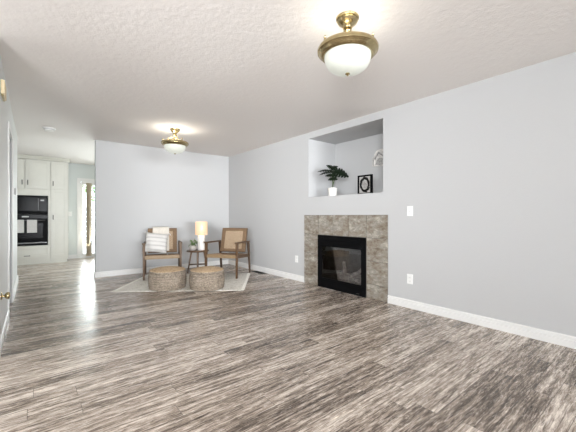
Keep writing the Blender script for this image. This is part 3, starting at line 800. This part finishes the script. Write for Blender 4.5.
# ------------------------------------------------------------------ chairs
def make_chair(label):
    o = empty('cane_armchair', (0, 0, 0), 0, label, 'armchair', 'wooden cane armchairs')
    W_, F_, R_ = .294, -.34, .26     # half width, front leg y, rear foot y
    for s in (-1, 1):
        MB().bar((s * W_, F_, 0), (s * W_, F_ + .015, .602), .030, .034, .040, .048, up=(0, 1, 0), bev=.004).build('leg', 'wood', o)
    for s in (-1, 1):
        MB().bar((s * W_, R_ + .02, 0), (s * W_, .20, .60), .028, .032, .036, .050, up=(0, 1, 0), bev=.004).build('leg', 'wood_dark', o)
    for s in (-1, 1):
        a = MB(); a.bar((s * W_, F_ - .035, .614), (s * W_, .23, .600), .052, .026, .046, .024, bev=.006); a.build('arm', 'wood', o)
    # seat rails
    MB().bar((-W_ + .018, F_ + .01, .375), (W_ - .018, F_ + .01, .375), .028, .060, bev=.004).build('front_rail', 'wood_light', o)
    for s in (-1, 1): MB().bar((s * (W_ - .005), F_ + .02, .372), (s * (W_ - .005), .275, .330), .026, .055, bev=.003).build('side_rail', 'wood', o)
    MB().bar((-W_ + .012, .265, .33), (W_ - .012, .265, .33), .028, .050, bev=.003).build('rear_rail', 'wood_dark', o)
    def seat(u, v): return ((u * 2 - 1) * .262, F_ + .02 + v * .575, .408 - .042 * v - .012 * math.sin(PI * u) * math.sin(PI * v))
    MB().grid(seat, 16, 16, .014).build('seat', 'seat_cane', o, True)
    # reclined back: frame and woven panel. local axis from lower to upper
    p0, p1 = Vector((0, .150, .40)), Vector((0, .262, .848)); ax = (p1 - p0); nrm = Vector((0, ax.z, -ax.y)).normalized()
    bk = MB(); hw2 = .234
    for s in (-1, 1): bk.bar((s * hw2, p0.y, p0.z), (s * hw2, p1.y, p1.z), .042, .028, up=nrm, bev=.004)
    for t, w2 in ((.045, .040), (.955, .044)):
        q = p0 + ax * t; bk.bar((-hw2 + .02, q.y, q.z), (hw2 - .02, q.y, q.z), w2, .026, up=nrm, bev=.004)
    bk.build('back_frame', 'wood', o)
    bd = MB(); 
    def cane(u, v):
        q = p0 + ax * (.08 + .84 * v) + nrm * (-.010); return ((u * 2 - 1) * (hw2 - .018), q.y, q.z)
    bd.grid(cane, 6, 6, .006).build('cane_panel', 'cane', o)
    # woven border wrapped on the frame front
    wb = MB(); off = nrm * -.0165; iw = .180
    def strip(x0, x1, t0, t1):
        def fn(u, v):
            q = p0 + ax * (t0 + (t1 - t0) * v) - nrm * .0165; return (x0 + (x1 - x0) * u, q.y, q.z)
        wb.grid(fn, 3, 3, .004)
    strip(-.252, -iw, .02, .98); strip(iw, .252, .02, .98); strip(-iw, iw, .02, .13); strip(-iw, iw, .87, .98)
    wb.build('woven_border', 'dark_cane', o)
    return o, p0, p1, nrm
LC = Vector((1.822, 5.915)); LA = math.radians(253) + PI / 2
RC = Vector((2.824, 5.262)); RA = math.radians(217) + PI / 2
ch1, bp0, bp1, bn = make_chair('wooden cane armchair with pillow and throw, left of the table')
ch1.location = (LC.x, LC.y, .0085); ch1.rotation_euler = (0, 0, LA)
ch2 = copy_tree(ch1); ch2['label'] = 'wooden cane armchair, empty, right of the side table and lamp'
ch2.location = (RC.x, RC.y, .0085); ch2.rotation_euler = (0, 0, RA)

# throw draped over the left chair's back, pillow leaning on it
th = empty('throw_blanket', (LC.x, LC.y, .0085), LA, 'cream throw draped over the back of the left armchair', 'throw blanket')
axv = bp1 - bp0; al = axv.length; ad = axv.normalized()
fr_n = Vector((0, -ad.z, ad.y))          # towards the sitter
def thr(u, v):
    x = -.170 + .285 * u
    wob = .004 * math.sin(u * 17) + .003 * math.sin(u * 7 + v * 4)
    if v < .62:
        s = v / .62; q = bp0 + ad * (.03 + (al + .0 - .03) * s) + fr_n * (.036 + wob)
    elif v < .72:
        a = (v - .62) / .10 * PI; q = bp1 + fr_n * (.036 * math.cos(a) + wob) + ad * (.030 * math.sin(a))
    else:
        s = (v - .72) / .28; q = bp1 - ad * (al * .5 * s) - fr_n * (.036 - wob)
    return (x, q.y, q.z)
MB().grid(thr, 24, 60, .006).build('cloth', 'throw', th, True)
pw = empty('throw_pillow', (0, 0, 0), 0, 'white square pillow with grey stripes on the left armchair', 'pillow')
def puff(sg):
    def fn(u, v):
        x, z = u * 2 - 1, v * 2 - 1
        t = max(0, (1 - x ** 4) * (1 - z ** 4)) ** .55 * .075
        pinch = 1 - .07 * (1 - x * x) * abs(z) ** 2 - 0; pz = 1 - .07 * (1 - z * z) * abs(x) ** 2
        return (x * .198 * pz, sg * t, z * .192 * pinch)
    return fn
pm = MB().grid(puff(1), 24, 24).grid(puff(-1), 24, 24)
bmesh.ops.remove_doubles(pm.bm, verts=pm.bm.verts[:], dist=.0008)
pm.build('cover', 'pillow', pw, True, 80)
for sx in (-1, 1):
    for sz in (-1, 1):
        tz = MB()
        for k in range(5): tz.tube([(sx * .195, 0, sz * .189), (sx * (.205 + .004 * k), .006 * (k - 2), sz * .197), (sx * (.209 + .005 * k), .008 * (k - 2), sz * .197 - .03)], .003, 6)
        tz.build('tassel', 'pillow', pw, True)
pw.matrix_world = Matrix.Translation((LC.x, LC.y, .0085)) @ Matrix.Rotation(LA, 4, 'Z') @ Matrix.Translation((-.105, .070, .594)) @ Matrix.Rotation(math.radians(-24), 4, 'X') @ Matrix.Rotation(math.radians(7), 4, 'Y')

# ------------------------------------------------------------------ side table, lamp, small plant
TX, TYY, TH = 2.425, 5.765, .435
tb = empty('side_table', (TX, TYY, .0085), .35, 'small round wooden side table between the two armchairs', 'side table')
MB().lathe([(0, TH - .026), (.196, TH - .026), (.205, TH - .018), (.205, TH - .006), (.199, TH), (0, TH)], 48).build('tabletop', 'wood', tb, True)
for k in range(4):
    a = PI / 4 + PI / 2 * k
    MB().bar((.185 * math.cos(a), .185 * math.sin(a), 0), (.115 * math.cos(a), .115 * math.sin(a), TH - .024), .022, .022, .032, .032, bev=.003).build('leg', 'wood', tb)
for k in range(2):
    a = PI / 4 + PI / 2 * k; r = .165
    MB().bar((r * math.cos(a), r * math.sin(a), .14 + .026 * k), (-r * math.cos(a), -r * math.sin(a), .14 + .026 * k), .022, .026, bev=.003).build('stretcher', 'wood_dark', tb)
tz_ = TH + .0085
rt = Vector((math.cos(YAW), -math.sin(YAW)))      # picture-right direction on the floor
lx = Vector((TX, TYY)) + rt * .062 + Vector((.02, .03))
tl = empty('table_lamp', (lx.x, lx.y, tz_), 0, 'lit table lamp with cream base and glowing drum shade', 'table lamp')
MB().lathe([(0, 0), (.062, 0), (.066, .006), (.067, .02), (.067, .255), (.060, .272), (.036, .282), (.016, .286), (0, .286)], 36).build('base', 'ceramic', tl, True)
MB().lathe([(0, .286), (.010, .286), (.010, .33), (.017, .332), (.017, .375), (0, .375)], 18).build('socket', 'brass', tl, True)
sp = [(.112, .288), (.115, .292), (.115, .40), (.112, .525), (.107, .538)]
MB().lathe(sp + [(r - .004, z) for r, z in sp[::-1]] + [sp[0]], 44, cap=False).build('shade', 'shade', tl, True)
spd = MB()
for k in range(3):
    a = 2 * PI * k / 3; spd.tube([(.014 * math.cos(a), .014 * math.sin(a), .34), (.112 * math.cos(a), .112 * math.sin(a), .34)], .002, 6)
spd.build('shade_holder', 'brass', tl, True)
d = bpy.data.lights.new('lamp_bulb', 'POINT'); d.energy = 3.2; d.color = (1, .62, .30); d.shadow_soft_size = .03
b_ = bpy.data.objects.new('lamp_bulb', d); b_.parent = tl; b_.location = (0, 0, .40); col.objects.link(b_)
sx_ = Vector((TX, TYY)) - rt * .088 - Vector((.02, .04))
sp_ = empty('potted_plant', (sx_.x, sx_.y, tz_), 0, 'small bushy green plant in round stone pot on side table', 'plant')
MB().lathe([(0, 0), (.038, 0), (.058, .02), (.066, .048), (.060, .074), (.046, .090), (.044, .094), (.040, .090), (.042, .080), (0, .078)], 32).build('pot', 'pot_grey', sp_, True)
stm = MB(); lf = MB()
for k in range(34):
    a = random.uniform(0, 2 * PI); r = random.uniform(.02, .095); z = random.uniform(.12, .215) - r * .35
    tip = Vector((r * math.cos(a), r * math.sin(a), z))
    stm.tube([(.01 * math.cos(a), .01 * math.sin(a), .077), (tip.x * .55, tip.y * .55, .075 + (tip.z - .075) * .7), tuple(tip)], .0018, 6)
    for q in range(4):
        dd_ = Vector((random.uniform(-1, 1), random.uniform(-1, 1), random.uniform(-.3, .8))).normalized(); sd = dd_.orthogonal().normalized(); sz_ = random.uniform(.018, .03)
        b0 = tip - Vector((tip.x * .1, tip.y * .1, .008 * q))
        lf.poly([b0, b0 + dd_ * sz_ * .5 + sd * sz_ * .35, b0 + dd_ * sz_, b0 + dd_ * sz_ * .5 - sd * sz_ * .35], dd_.cross(sd) * .0012)
stm.build('stems', 'stem', sp_); lf.build('foliage', 'leaf', sp_)
